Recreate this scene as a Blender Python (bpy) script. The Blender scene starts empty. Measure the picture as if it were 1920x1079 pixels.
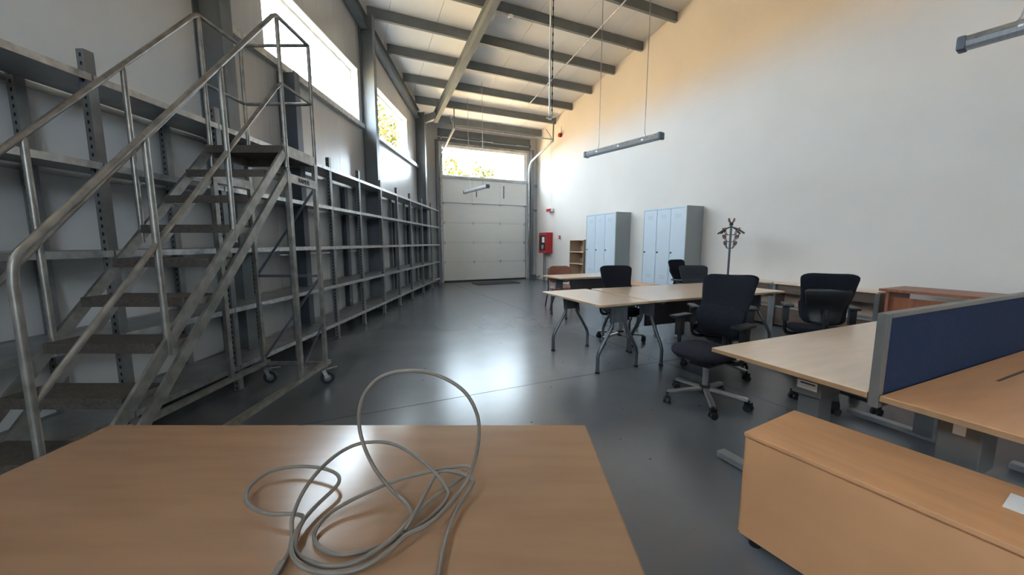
import bpy, bmesh, math, random
from mathutils import Vector, Matrix

random.seed(7)
scene = bpy.context.scene
col = scene.collection

# ------------------------------------------------------------------ camera
H = 1.42
cam_d = bpy.data.cameras.new('camera')
cam = bpy.data.objects.new('camera', cam_d)
col.objects.link(cam)
cam.location = (0, 0, H)
cam.rotation_euler = (math.radians(90) - math.atan(84.5 / 700), 0, 0)
cam_d.sensor_fit = 'HORIZONTAL'
cam_d.sensor_width = 36
cam_d.lens = 36 * 700 / 1920
cam_d.clip_start = .02
scene.camera = cam

# ------------------------------------------------------------------ light
world = bpy.data.worlds.new('sky')
scene.world = world
world.use_nodes = True
bgn = world.node_tree.nodes['Background']
bgn.inputs[0].default_value = (.75, .86, 1.0, 1)
bgn.inputs[1].default_value = 17.0

sun_d = bpy.data.lights.new('sun', 'SUN')
sun_d.energy = 52
sun_d.angle = .01
sun_d.color = (1, .90, .72)
sun = bpy.data.objects.new('sun', sun_d)
col.objects.link(sun)
sun.rotation_euler = Vector((-.6, .15, -.78)).to_track_quat('-Z', 'Y').to_euler()

vs = scene.view_settings
vs.view_transform = 'Standard'
vs.look = 'None'
vs.gamma = 1
vs.use_curve_mapping = False
vs.exposure = 1.1

# ------------------------------------------------------------------ room frame
RZ = math.radians(24.4)                       # local x along the door wall, local y towards it
E1 = Vector((math.cos(RZ), math.sin(RZ), 0))
E2 = Vector((-math.sin(RZ), math.cos(RZ), 0))
A_R, B_F = 6.99, 13.1                         # long white wall and door wall
LAZ = math.tan(math.radians(1.3))


def P(a, b, z=0.0):
    v = E1 * a + E2 * b
    return Vector((v.x, v.y, z))


def AB(x, y):
    return (E1.x * x + E1.y * y, E2.x * x + E2.y * y)


def xl(y):                                    # inner face of the window wall
    return -3.12 + (y - 5.46) * LAZ


def roof(b):                                  # underside of the roof
    return 5.5 + .145 * (B_F - b)


def roofw(x, y):
    return roof(AB(x, y)[1])


def a_left(b):                                # where the door-wall parallel at b meets the window wall
    # x = E1.x a + E2.x b ; y = E1.y a + E2.y b ; x = xl(y)
    k = E1.x - LAZ * E1.y
    return (-3.12 - 5.46 * LAZ + LAZ * E2.y * b - E2.x * b) / k


# ------------------------------------------------------------------ materials
MATS = {}


def mat(name, color, rough=.5, metal=0.0, noise=0.0, scale=8.0, stretch=(1, 1, 1), bump=0.0, spec=.5, coat=0.0, color2=None, detail=4.0):
    if name in MATS:
        return MATS[name]
    m = bpy.data.materials.new(name)
    m.use_nodes = True
    nt = m.node_tree
    bs = nt.nodes['Principled BSDF']
    bs.inputs['Roughness'].default_value = rough
    bs.inputs['Metallic'].default_value = metal
    bs.inputs['Specular IOR Level'].default_value = spec
    bs.inputs['Coat Weight'].default_value = coat
    bs.inputs['Coat Roughness'].default_value = .15
    c = (*color, 1)
    tc = nt.nodes.new('ShaderNodeTexCoord')
    mp = nt.nodes.new('ShaderNodeMapping')
    mp.inputs['Scale'].default_value = stretch
    nz = nt.nodes.new('ShaderNodeTexNoise')
    nz.inputs['Scale'].default_value = scale
    nz.inputs['Detail'].default_value = detail
    nt.links.new(tc.outputs['Object'], mp.inputs[0])
    nt.links.new(mp.outputs[0], nz.inputs['Vector'])
    mx = nt.nodes.new('ShaderNodeMix')
    mx.data_type = 'RGBA'
    mx.inputs[6].default_value = c
    c2 = color2 if color2 else tuple(max(0, v * (1 - noise)) for v in color)
    mx.inputs[7].default_value = (*c2, 1)
    rp = nt.nodes.new('ShaderNodeMapRange')
    rp.inputs['From Min'].default_value = .35
    rp.inputs['From Max'].default_value = .65
    nt.links.new(nz.outputs['Fac'], rp.inputs[0])
    nt.links.new(rp.outputs[0], mx.inputs[0])
    nt.links.new(mx.outputs[2], bs.inputs['Base Color'])
    if bump:
        bp = nt.nodes.new('ShaderNodeBump')
        bp.inputs['Strength'].default_value = bump
        bp.inputs['Distance'].default_value = .01
        nt.links.new(nz.outputs['Fac'], bp.inputs['Height'])
        nt.links.new(bp.outputs[0], bs.inputs['Normal'])
    MATS[name] = m
    return m


def floor_mat():
    m = mat('polished concrete', (.145, .155, .172), .27, noise=.45, scale=.8, detail=6, spec=.7)
    for n_ in m.node_tree.nodes:
        if n_.type == 'MAP_RANGE':
            n_.inputs['From Min'].default_value = .2
            n_.inputs['From Max'].default_value = .8
    nt = m.node_tree
    bs = nt.nodes['Principled BSDF']
    tc = nt.nodes['Texture Coordinate']
    # scattered dark specks of dirt
    vo = nt.nodes.new('ShaderNodeTexVoronoi')
    vo.inputs['Scale'].default_value = 5.5
    nt.links.new(tc.outputs['Object'], vo.inputs['Vector'])
    r3 = nt.nodes.new('ShaderNodeMapRange')
    r3.inputs['From Min'].default_value = .04
    r3.inputs['From Max'].default_value = .06
    r3.inputs['To Min'].default_value = .35
    r3.inputs['To Max'].default_value = 1
    nt.links.new(vo.outputs['Distance'], r3.inputs[0])
    mu = nt.nodes.new('ShaderNodeMix')
    mu.data_type = 'RGBA'
    mu.blend_type = 'MULTIPLY'
    mu.inputs[0].default_value = 1
    src = bs.inputs['Base Color'].links[0].from_socket
    nt.links.new(src, mu.inputs[6])
    nt.links.new(r3.outputs[0], mu.inputs[7])
    nt.links.new(mu.outputs[2], bs.inputs['Base Color'])
    return m


def perforated(name, color, rough, metal):
    m = mat(name, color, rough, metal, noise=.25, scale=6)
    nt = m.node_tree
    bs = nt.nodes['Principled BSDF']
    tc = nt.nodes['Texture Coordinate']
    sp = nt.nodes.new('ShaderNodeSeparateXYZ')
    nt.links.new(tc.outputs['Object'], sp.inputs[0])

    def mathn(op, a, b=None):
        n = nt.nodes.new('ShaderNodeMath')
        n.operation = op
        for i, v in enumerate((a, b)):
            if v is None:
                continue
            if isinstance(v, (int, float)):
                n.inputs[i].default_value = v
            else:
                nt.links.new(v, n.inputs[i])
        return n.outputs[0]
    zz = mathn('ABSOLUTE', mathn('SUBTRACT', mathn('FRACT', mathn('MULTIPLY', sp.outputs[2], 20.0)), .5))
    inz = mathn('LESS_THAN', zz, .22)
    inx = mathn('LESS_THAN', mathn('ABSOLUTE', sp.outputs[0]), .007)
    f = mathn('MULTIPLY', inz, inx)
    mu = nt.nodes.new('ShaderNodeMix')
    mu.data_type = 'RGBA'
    src = bs.inputs['Base Color'].links[0].from_socket
    nt.links.new(f, mu.inputs[0])
    nt.links.new(src, mu.inputs[6])
    mu.inputs[7].default_value = (.02, .02, .02, 1)
    nt.links.new(mu.outputs[2], bs.inputs['Base Color'])
    return m


def glass_mat():
    m = bpy.data.materials.new('window glass')
    m.use_nodes = True
    nt = m.node_tree
    nt.nodes.clear()
    o = nt.nodes.new('ShaderNodeOutputMaterial')
    t = nt.nodes.new('ShaderNodeBsdfTransparent')
    t.inputs[0].default_value = (.93, .96, .95, 1)
    g = nt.nodes.new('ShaderNodeBsdfGlossy')
    g.inputs['Roughness'].default_value = .02
    lw = nt.nodes.new('ShaderNodeLayerWeight')
    lw.inputs[0].default_value = .5
    pw = nt.nodes.new('ShaderNodeMath')
    pw.operation = 'POWER'
    pw.inputs[1].default_value = 5
    nt.links.new(lw.outputs['Facing'], pw.inputs[0])
    fr = nt.nodes.new('ShaderNodeMapRange')
    fr.inputs['To Min'].default_value = .03
    fr.inputs['To Max'].default_value = .6
    nt.links.new(pw.outputs[0], fr.inputs[0])
    mx = nt.nodes.new('ShaderNodeMixShader')
    nt.links.new(fr.outputs[0], mx.inputs[0])
    nt.links.new(t.outputs[0], mx.inputs[1])
    nt.links.new(g.outputs[0], mx.inputs[2])
    nt.links.new(mx.outputs[0], o.inputs[0])
    return m


M_FLOOR = floor_mat()
M_WHITE = mat('white plaster', (.64, .59, .545), .85, noise=.04, scale=1.2, bump=.02)
M_BOARD = mat('pale wall board', (.70, .72, .74), .7, noise=.06, scale=1.5)
M_PANEL = mat('pale grey sandwich panel', (.50, .51, .52), .27, noise=.06, scale=2, stretch=(14, 14, .3), bump=.05, coat=.3)
M_ROOF = mat('light grey roof panel', (.78, .775, .77), .5, noise=.07, scale=1.2)
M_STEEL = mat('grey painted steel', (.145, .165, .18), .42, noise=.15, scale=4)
M_STEELD = mat('dark grey painted steel', (.09, .105, .13), .5, noise=.15, scale=4)
M_GALV = mat('galvanised steel', (.55, .56, .56), .38, .85, noise=.3, scale=16)
M_LADDER = mat('bare steel tube', (.34, .325, .30), .42, .7, noise=.35, scale=12)
M_STEP = mat('rusty chequer step', (.065, .062, .06), .7, .3, noise=.5, scale=60, color2=(.12, .095, .075))
M_SHELF = mat('galvanised shelf steel', (.42, .43, .44), .42, .6, noise=.25, scale=5)
M_POST = perforated('perforated shelf post', (.25, .255, .26), .45, .6)
M_DOOR = mat('ribbed door panel', (.66, .67, .655), .5, noise=.05, scale=3, stretch=(1, 1, 20), bump=.03)
M_FRAMEW = mat('white window frame', (.75, .77, .78), .4, noise=.05)
M_GLASS = glass_mat()
M_BEECH = mat('pale beech laminate', (.33, .19, .11), .2, noise=.10, scale=3, stretch=(1, 7, 1), coat=.15)
M_BEECHT = mat('beech table laminate', (.76, .565, .405), .28, noise=.08, scale=3, stretch=(1, 7, 1), coat=.5)
M_BEECHC = mat('orange beech laminate', (.63, .325, .158), .4, noise=.12, scale=3, stretch=(1, 6, 1))
M_EDGE = mat('beech edge band', (.36, .21, .11), .5, noise=.15, scale=10)
M_EDGEL = mat('pale edge band', (.50, .35, .22), .5, noise=.12, scale=10)
M_BROWN = mat('dark brown laminate', (.11, .07, .05), .5, noise=.2, scale=5, stretch=(1, 1, 6))
M_RED = mat('red brown veneer', (.30, .10, .05), .4, noise=.3, scale=4, stretch=(1, 8, 1))
M_LEG = mat('graphite table leg', (.12, .13, .145), .35, .5, noise=.15, scale=10)
M_BLACK = mat('black plastic', (.012, .012, .013), .45, noise=.2)
M_FAB = mat('black fabric', (.014, .015, .021), .95, noise=.25, scale=90, bump=.15, spec=.2)
M_FABG = mat('charcoal fabric', (.035, .036, .045), .95, noise=.25, scale=90, bump=.15, spec=.2)
M_SEATF = mat('dark plum fabric', (.030, .026, .038), .95, noise=.25, scale=90, bump=.15, spec=.2)
M_CHROME = mat('satin aluminium', (.46, .46, .47), .28, .9, noise=.1)
M_MESHP = mat('dark mesh panel', (.030, .030, .036), .6, noise=.3, scale=120)
M_BLUE = mat('navy screen fabric', (.022, .036, .078), .95, noise=.2, scale=120, bump=.1, spec=.2)
M_SFRAME = mat('screen frame grey', (.20, .19, .18), .4, .4, noise=.1)
M_LOCK = mat('light grey locker paint', (.50, .56, .62), .42, noise=.03, scale=2)
M_LOCKS = mat('grey locker side paint', (.30, .325, .33), .45, noise=.04, scale=2)
M_REDP = mat('red paint', (.42, .015, .02), .35, noise=.08, scale=5)
M_WPLAST = mat('white plastic', (.75, .75, .72), .4, noise=.04)
M_PAPER = mat('white paper', (.78, .77, .74), .8, noise=.04)
M_INK = mat('dark ink', (.03, .03, .035), .8)
M_CABLE = mat('grey beige cable sheath', (.20, .17, .14), .42, noise=.2, scale=20)
M_LEATH = mat('tan brown upholstery', (.26, .09, .045), .55, noise=.2, scale=12)
M_DIFF = mat('ribbed lamp diffuser', (.30, .31, .33), .22, noise=.2, scale=8, stretch=(40, 1, 1), coat=.4)
M_BROWNB = mat('beige brown board', (.36, .25, .175), .5, noise=.1, scale=3, stretch=(1, 1, 6))
M_PEG = mat('brown wooden peg', (.16, .075, .05), .5, noise=.2)
M_RUB = mat('black rubber', (.02, .02, .022), .7, noise=.2)
M_GREYBOX = mat('grey desk steel', (.15, .15, .145), .45, .3, noise=.12, scale=6)
M_MAT = mat('dark entrance mat', (.035, .037, .045), .9, noise=.3, scale=60)
M_BARK = mat('tree bark', (.12, .08, .05), .9, noise=.4)
M_LEAF = mat('yellow green leaf', (.045, .055, .006), .7, noise=.4, scale=3, color2=(.075, .07, .008), spec=.1)
M_GROUND = mat('sunlit sandy ground', (.58, .38, .19), .9, noise=.25, scale=.6)


# ------------------------------------------------------------------ mesh builder
class MB:
    def __init__(self):
        self.v, self.f, self.sm = [], [], []

    def add(self, verts, faces, smooth=False):
        o = len(self.v)
        self.v += [tuple(p) for p in verts]
        self.f += [tuple(i + o for i in q) for q in faces]
        self.sm += [smooth] * len(faces)
        return self

    def box(self, c, s, rot=None):
        vs_ = []
        for x in (-.5, .5):
            for y in (-.5, .5):
                for z in (-.5, .5):
                    p = Vector((x * s[0], y * s[1], z * s[2]))
                    if rot is not None:
                        p = rot @ p
                    vs_.append(p + Vector(c))
        return self.add(vs_, [(0, 1, 3, 2), (4, 6, 7, 5), (0, 4, 5, 1), (2, 3, 7, 6), (0, 2, 6, 4), (1, 5, 7, 3)])

    def bb(self, x0, x1, y0, y1, z0, z1):
        return self.box(((x0 + x1) / 2, (y0 + y1) / 2, (z0 + z1) / 2), (x1 - x0, y1 - y0, z1 - z0))

    def bar(self, p, q, w, h, up=(0, 0, 1)):
        """rectangular bar from p to q; w sideways, h along up"""
        p, q = Vector(p), Vector(q)
        d = (q - p).normalized()
        u = Vector(up)
        if abs(d.dot(u)) > .98:
            u = Vector((0, 1, 0))
        s = d.cross(u).normalized()
        t = s.cross(d).normalized()
        vs_ = []
        for e in (p, q):
            for i, j in ((-1, -1), (1, -1), (1, 1), (-1, 1)):
                vs_.append(e + s * (i * w / 2) + t * (j * h / 2))
        return self.add(vs_, [(0, 1, 2, 3), (7, 6, 5, 4), (0, 4, 5, 1), (1, 5, 6, 2), (2, 6, 7, 3), (3, 7, 4, 0)])

    def tube(self, path, r, n=8, closed=False):
        path = [Vector(p) for p in path]
        rs = r if isinstance(r, (list, tuple)) else [r] * len(path)
        rings = []
        prev = None
        for i, p in enumerate(path):
            a = path[max(i - 1, 0)]
            b = path[min(i + 1, len(path) - 1)]
            d = (b - a).normalized()
            if prev is None:
                ref = Vector((0, 0, 1)) if abs(d.z) < .9 else Vector((1, 0, 0))
                s = d.cross(ref).normalized()
            else:
                s = (prev - d * prev.dot(d)).normalized()
            prev = s
            t = d.cross(s)
            rings.append([p + (s * math.cos(2 * math.pi * k / n) + t * math.sin(2 * math.pi * k / n)) * rs[i] for k in range(n)])
        vs_ = [v for ring in rings for v in ring]
        fs = []
        for i in range(len(rings) - 1):
            for k in range(n):
                fs.append((i * n + k, i * n + (k + 1) % n, (i + 1) * n + (k + 1) % n, (i + 1) * n + k))
        self.add(vs_, fs, True)
        m = (len(rings) - 1) * n
        self.add([vs_[k] for k in range(n)], [tuple(range(n))[::-1]])
        self.add([vs_[m + k] for k in range(n)], [tuple(range(n))])
        return self

    def cyl(self, c, r, h, axis='z', n=16, r2=None):
        c = Vector(c)
        ax = {'x': Vector((1, 0, 0)), 'y': Vector((0, 1, 0)), 'z': Vector((0, 0, 1))}[axis]
        return self.tube([c - ax * h / 2, c + ax * h / 2], [r, r if r2 is None else r2], n)

    def lathe(self, prof, c=(0, 0, 0), n=20):
        vs_, fs = [], []
        for r, z in prof:
            for k in range(n):
                a = 2 * math.pi * k / n
                vs_.append((c[0] + r * math.cos(a), c[1] + r * math.sin(a), c[2] + z))
        for i in range(len(prof) - 1):
            for k in range(n):
                fs.append((i * n + k, i * n + (k + 1) % n, (i + 1) * n + (k + 1) % n, (i + 1) * n + k))
        return self.add(vs_, fs, True)

    def prism(self, poly, z0, z1):
        """poly: list of (x, y); z0, z1 numbers or functions of (x, y)"""
        f0 = z0 if callable(z0) else (lambda x, y: z0)
        f1 = z1 if callable(z1) else (lambda x, y: z1)
        n = len(poly)
        vs_ = [(x, y, f0(x, y)) for x, y in poly] + [(x, y, f1(x, y)) for x, y in poly]
        fs = [tuple(range(n))[::-1], tuple(range(n, 2 * n))]
        for i in range(n):
            j = (i + 1) % n
            fs.append((i, j, n + j, n + i))
        return self.add(vs_, fs)

    def build(self, name, m, parent=None, bevel=0.0, loc=None, rz=None, seg=2):
        me = bpy.data.meshes.new(name)
        me.from_pydata(self.v, [], self.f)
        bm = bmesh.new()
        bm.from_mesh(me)
        if bevel:
            bmesh.ops.remove_doubles(bm, verts=bm.verts, dist=1e-5)
            bmesh.ops.bevel(bm, geom=[e for e in bm.edges if e.is_manifold and e.calc_face_angle(0) > .5], offset=bevel, segments=seg, affect='EDGES', profile=.6)
        bmesh.ops.recalc_face_normals(bm, faces=bm.faces)
        bm.to_mesh(me)
        bm.free()
        if not bevel:
            for p, s in zip(me.polygons, self.sm):
                p.use_smooth = s
        me.materials.append(m)
        o = bpy.data.objects.new(name, me)
        col.objects.link(o)
        if loc is not None:
            o.location = loc
        if rz is not None:
            o.rotation_euler = (0, 0, rz)
        if parent is not None:
            o.parent = parent
        return o


def copy_part(src, parent, loc=None, rot=None):
    o = src.copy()
    col.objects.link(o)
    o.parent = parent
    if loc is not None:
        o.location = loc
    if rot is not None:
        o.rotation_euler = rot
    return o


def thing(name, label, cat, loc=(0, 0, 0), rz=0.0, group=None, kind=None):
    o = bpy.data.objects.new(name, None)
    o.empty_display_size = .1
    col.objects.link(o)
    o.location = loc
    o.rotation_euler = (0, 0, rz)
    return tag(o, label, cat, group, kind)


def tag(o, label, cat, group=None, kind=None):
    o['label'] = label
    o['category'] = cat
    if group:
        o['group'] = group
    if kind:
        o['kind'] = kind
    return o


def smooth_path(pts, n=6):
    pts = [Vector(p) for p in pts]
    out = []
    for i in range(len(pts) - 1):
        p0, p1, p2, p3 = pts[max(i - 1, 0)], pts[i], pts[i + 1], pts[min(i + 2, len(pts) - 1)]
        for k in range(n):
            t = k / n
            out.append(.5 * ((2 * p1) + (p2 - p0) * t + (2 * p0 - 5 * p1 + 4 * p2 - p3) * t * t + (3 * p1 - p0 - 3 * p2 + p3) * t ** 3))
    out.append(pts[-1])
    return out


def pillow(mb, wfun, height, thick, bend, rnd=.12, nx=14, ny=16, flat=False):
    """upholstered cushion standing in local xz, facing +y; wfun(t) half width, bend(t, s) -> y offset"""
    def pt(s, t, side):
        k = 1.0
        if t < rnd:
            k = math.sqrt(max(0, 1 - ((rnd - t) / rnd) ** 2)) * .45 + .55
        if t > 1 - rnd:
            k = math.sqrt(max(0, 1 - ((t - 1 + rnd) / rnd) ** 2)) * .45 + .55
        x = s * wfun(t) * k
        e = (max(0, 1 - abs(s) ** 6) ** .5) * (max(0, 1 - abs(2 * t - 1) ** 10) ** .5)
        return Vector((x, bend(t, s) + side * thick / 2 * e, t * height))
    for side in (1, -1):
        vs_, fs = [], []
        for j in range(ny + 1):
            for i in range(nx + 1):
                s = math.sin((2 * i / nx - 1) * math.pi / 2)
                t = .5 - .5 * math.cos(math.pi * j / ny)
                p = pt(s, t, side)
                if flat:
                    p = Vector((p.x, p.z, p.y))
                vs_.append(p)
        for j in range(ny):
            for i in range(nx):
                a = j * (nx + 1) + i
                fs.append((a, a + 1, a + nx + 2, a + nx + 1))
        mb.add(vs_, fs, True)
    return mb


def merge_smooth(o):
    bm = bmesh.new()
    bm.from_mesh(o.data)
    bmesh.ops.remove_doubles(bm, verts=bm.verts, dist=1e-4)
    bmesh.ops.recalc_face_normals(bm, faces=bm.faces)
    for f in bm.faces:
        f.smooth = True
    bm.to_mesh(o.data)
    bm.free()
    return o


# ================================================================== STRUCTURE
# ---- floor slabs between sawn joints
fl = thing('floor', 'dark polished concrete floor with sawn joints', 'floor', kind='structure')
Y_REAR = -5.0
a_cuts = [-6.0, -1.6, 3.43, A_R]
b_cuts = [-9.2, -1.8, 3.21, 8.2, B_F]


def clip_room(poly, grow=0.0):
    """clip an (a, b) polygon to the window wall and the rear wall, return world xy"""
    pts = [P(a, b) for a, b in poly]

    def clip(pts_, f):
        out = []
        for i in range(len(pts_)):
            p, q = pts_[i], pts_[(i + 1) % len(pts_)]
            fp, fq = f(p), f(q)
            if fp >= 0:
                out.append(p)
            if (fp >= 0) != (fq >= 0):
                out.append(p + (q - p) * (fp / (fp - fq)))
        return out
    pts = clip(pts, lambda p: p.x - xl(p.y) + grow)
    if pts:
        pts = clip(pts, lambda p: p.y - Y_REAR + grow)
    return [(p.x, p.y) for p in pts]


g = .004
for i in range(len(a_cuts) - 1):
    for j in range(len(b_cuts) - 1):
        a0, a1, b0, b1 = a_cuts[i], a_cuts[i + 1], b_cuts[j], b_cuts[j + 1]
        poly = clip_room([(a0 + g, b0 + g), (a1 - g, b0 + g), (a1 - g, b1 - g), (a0 + g, b1 - g)])
        if len(poly) >= 3:
            MB().prism(poly, -.12, 0.0).build('slab', M_FLOOR, fl)
MB().prism(clip_room([(-7, -10), (A_R, -10), (A_R, B_F), (-7, B_F)], .05), -.16, -.03).build('joint_filler', M_INK, fl)

# ---- ceiling: sandwich roof panels side by side
ce = thing('ceiling', 'light grey sloping roof of sandwich panels', 'ceiling', kind='structure')
a = -5.8
k = 0
while a < A_R - .05:
    a1 = min(a + .99, A_R)
    poly = clip_room([(a + .004, -9.4), (a1 - .004, -9.4), (a1 - .004, B_F), (a + .004, B_F)], .25)
    if len(poly) >= 3:
        MB().prism(poly, lambda x, y: roofw(x, y), lambda x, y: roofw(x, y) + .1).build('roof_panel', M_ROOF, ce)
    a += .99
MB().prism(clip_room([(-6, -9.4), (A_R + .2, -9.4), (A_R + .2, B_F + .2), (-6, B_F + .2)], .3), lambda x, y: roofw(x, y) + .1, lambda x, y: roofw(x, y) + .16).build('roof_sheet', M_STEELD, ce)

# ---- right wall (long white plaster wall)
wr = thing('wall_right', 'tall white plastered wall', 'wall', kind='structure')
c0, c1 = P(A_R, -9.5), P(A_R, B_F)
d0, d1 = P(A_R + .25, -9.5), P(A_R + .25, B_F + .25)
MB().prism([(c0.x, c0.y), (c1.x, c1.y), (d1.x, d1.y), (d0.x, d0.y)], -.1, lambda x, y: roofw(x, y) + .12).build('plaster', M_WHITE, wr)

# ---- rear wall behind the camera, with a wide opening for the added rear strip window
wb = thing('wall_rear', 'white rear wall behind the desks', 'wall', kind='structure')
xr = (A_R + .2 - E1.y * Y_REAR) / E1.x
for (x0, x1, z0, z1) in ((-3.6, xr, -.1, 2.6), (-3.6, 0, 2.6, 3.6), (3.0, xr, 2.6, 3.6), (-3.6, xr, 3.6, None)):
    top = (lambda x, y: roofw(x, y) + .12) if z1 is None else z1
    MB().prism([(x0, Y_REAR), (x1, Y_REAR), (x1, Y_REAR - .2), (x0, Y_REAR - .2)], z0, top).build('plaster', M_WHITE, wb)


# ---- left wall with strip windows
wl = thing('wall_left', 'pale panel wall with strip windows under the roof', 'wall', kind='structure')
TH = .20


def lw_poly(y0, y1, t0=0.0, t1=TH):
    return [(xl(y0) - t0, y0), (xl(y1) - t0, y1), (xl(y1) - t1, y1), (xl(y0) - t1, y0)]


Y_LF = 13.04
WIN_L = [(5.05, 7.86, 3.80, 4.82), (8.3, 11.1, 3.82, 4.88), (-3.6, -.6, 3.80, 4.82)]


def lw_panel(y0, y1, z0, z1, name, m, par):
    MB().prism(lw_poly(y0 + .002, y1 - .002), z0, z1).build(name, m, par)


top_f = lambda x, y: roofw(x, y) + .12
# plain boards (near part)
lw_panel(Y_REAR - .2, -3.6, -.1, top_f, 'wall_board', M_BOARD, wl)
lw_panel(-3.6, -.6, -.1, 3.80, 'wall_board', M_BOARD, wl)
lw_panel(-3.6, -.6, 4.82, top_f, 'wall_board', M_BOARD, wl)
lw_panel(-.6, 1.8, -.1, top_f, 'wall_board', M_BOARD, wl)
lw_panel(1.8, 4.05, -.1, top_f, 'wall_board', M_BOARD, wl)
# sandwich panels
lw_panel(4.05, 5.05, -.1, top_f, 'sandwich_panel', M_PANEL, wl)
for (y0, y1, z0, z1) in WIN_L[:2]:
    n = 3
    for i in range(n):
        ya, yb = y0 + (y1 - y0) * i / n, y0 + (y1 - y0) * (i + 1) / n
        for za, zb in ((-.1, 1.25), (1.25, 2.5), (2.5, z0)):
            lw_panel(ya, yb, za + .002, zb - .002, 'sandwich_panel', M_PANEL, wl)
        lw_panel(ya, yb, z1, top_f, 'sandwich_panel', M_PANEL, wl)
lw_panel(7.86, 8.3, -.1, top_f, 'sandwich_panel', M_PANEL, wl)
lw_panel(11.1, 12.1, -.1, top_f, 'sandwich_panel', M_PANEL, wl)
lw_panel(12.1, Y_LF + .1, -.1, top_f, 'sandwich_panel', M_PANEL, wl)


def left_window(n, y0, y1, z0, z1, label, mull):
    w = thing('window_%d' % n, label, 'window', kind='structure')
    t = .045
    for (ya, yb, za, zb) in ((y0, y1, z0, z0 + t), (y0, y1, z1 - t, z1), (y0, y0 + t, z0 + t, z1 - t), (y1 - t, y1, z0 + t, z1 - t)):
        MB().prism(lw_poly(ya, yb, .13, .18), za, zb).build('frame_bar', M_FRAMEW, w)
    for ym in mull:
        MB().prism(lw_poly(ym - .02, ym + .02, .13, .18), z0 + t, z1 - t).build('mullion', M_FRAMEW, w)
    MB().prism(lw_poly(y0 + t, y1 - t, .15, .156), z0 + t, z1 - t).build('pane', M_GLASS, w)
    for (za, zb) in ((z0 - .02, z0 + .004), (z1 - .004, z1 + .02)):
        MB().prism(lw_poly(y0, y1, -.01, .13), za, zb).build('reveal_board', M_FRAMEW, w)
    MB().prism(lw_poly(y1 - .012, y1 + .002, 0, .13), z0, z1).build('reveal_board', M_FRAMEW, w)
    p = bpy.data.lights.new('portal', 'AREA')
    p.shape = 'RECTANGLE'
    p.size, p.size_y = y1 - y0, z1 - z0
    p.cycles.is_portal = True
    po = bpy.data.objects.new('daylight_portal', p)
    col.objects.link(po)
    po.location = (xl((y0 + y1) / 2) - .24, (y0 + y1) / 2, (z0 + z1) / 2)
    po.rotation_euler = (0, math.radians(-90), 0)
    po.rotation_euler = (Vector((1, 0, 0))).to_track_quat('-Z', 'Z').to_euler()
    p.size, p.size_y = (y1 - y0), (z1 - z0)
    return w


left_window(1, *WIN_L[0], 'long bright strip window above the shelving, nearer the rolling ladder', [])
left_window(2, *WIN_L[1], 'strip window above the shelving showing green trees', [])
left_window(3, *WIN_L[2], 'added unseen strip window high in the wall behind the foreground desk', [-2.1])  # out of view, added to bring daylight onto the foreground

# unseen rear strip window, added to light the foreground
w4 = thing('window_4', 'added unseen wide strip window in the rear wall', 'window', kind='structure')
for (x0, x1, z0, z1) in ((0, 3.0, 2.6, 2.65), (0, 3.0, 3.55, 3.6), (0, .05, 2.65, 3.55), (2.95, 3.0, 2.65, 3.55), (1.47, 1.53, 2.65, 3.55)):
    MB().bb(x0, x1, Y_REAR - .15, Y_REAR - .08, z0, z1).build('frame_bar', M_FRAMEW, w4)
MB().bb(.05, 2.95, Y_REAR - .12, Y_REAR - .114, 2.65, 3.55).build('pane', M_GLASS, w4)
p = bpy.data.lights.new('portal', 'AREA')
p.shape = 'RECTANGLE'
p.size, p.size_y = 3.0, 1.0
p.cycles.is_portal = True
po = bpy.data.objects.new('daylight_portal', p)
col.objects.link(po)
po.location = (1.5, Y_REAR - .25, 3.1)
po.rotation_euler = Vector((0, 1, 0)).to_track_quat('-Z', 'Z').to_euler()

# sill rail that runs along the left wall under the windows
tr = MB().prism(lw_poly(4.12, 7.88, -.09, -.004), 3.70, 3.79).build('trim_1', M_GALV)
tag(tr, 'steel sill rail under the long bright strip window', 'rail', kind='structure')
tr = MB().prism(lw_poly(8.14, 11.93, -.09, -.004), 3.71, 3.80).build('trim_2', M_GALV)
tag(tr, 'steel sill rail under the strip window with trees', 'rail', kind='structure')

# ---- far wall with sectional door and window above it
wf = thing('wall_far', 'grey panel wall around the sectional door', 'wall', kind='structure')
DA0, DA1 = 3.28, 6.55
WZ0, WZ1 = 3.71, 4.74


def fw(mb, a0, a1, b0, b1, z0, z1):
    poly = [P(a0, b0), P(a1, b0), P(a1, b1), P(a0, b1)]
    return mb.prism([(q.x, q.y) for q in poly], z0, z1)


topw = lambda x, y: roofw(x, y) + .12
AL = a_left(B_F) - .3
fw(MB(), AL, DA0, B_F, B_F + .2, -.1, topw).build('sandwich_panel', M_PANEL, wf)
fw(MB(), DA1, A_R + .25, B_F, B_F + .2, -.1, topw).build('sandwich_panel', M_PANEL, wf)
for i in range(3):
    a0 = DA0 + (DA1 - DA0) * i / 3
    a1 = DA0 + (DA1 - DA0) * (i + 1) / 3
    fw(MB(), a0 + .003, a1 - .003, B_F, B_F + .2, 2.82, WZ0).build('sandwich_panel', M_DOOR, wf)
fw(MB(), DA0, DA1, B_F, B_F + .2, WZ1, topw).build('sandwich_panel', M_PANEL, wf)

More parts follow.
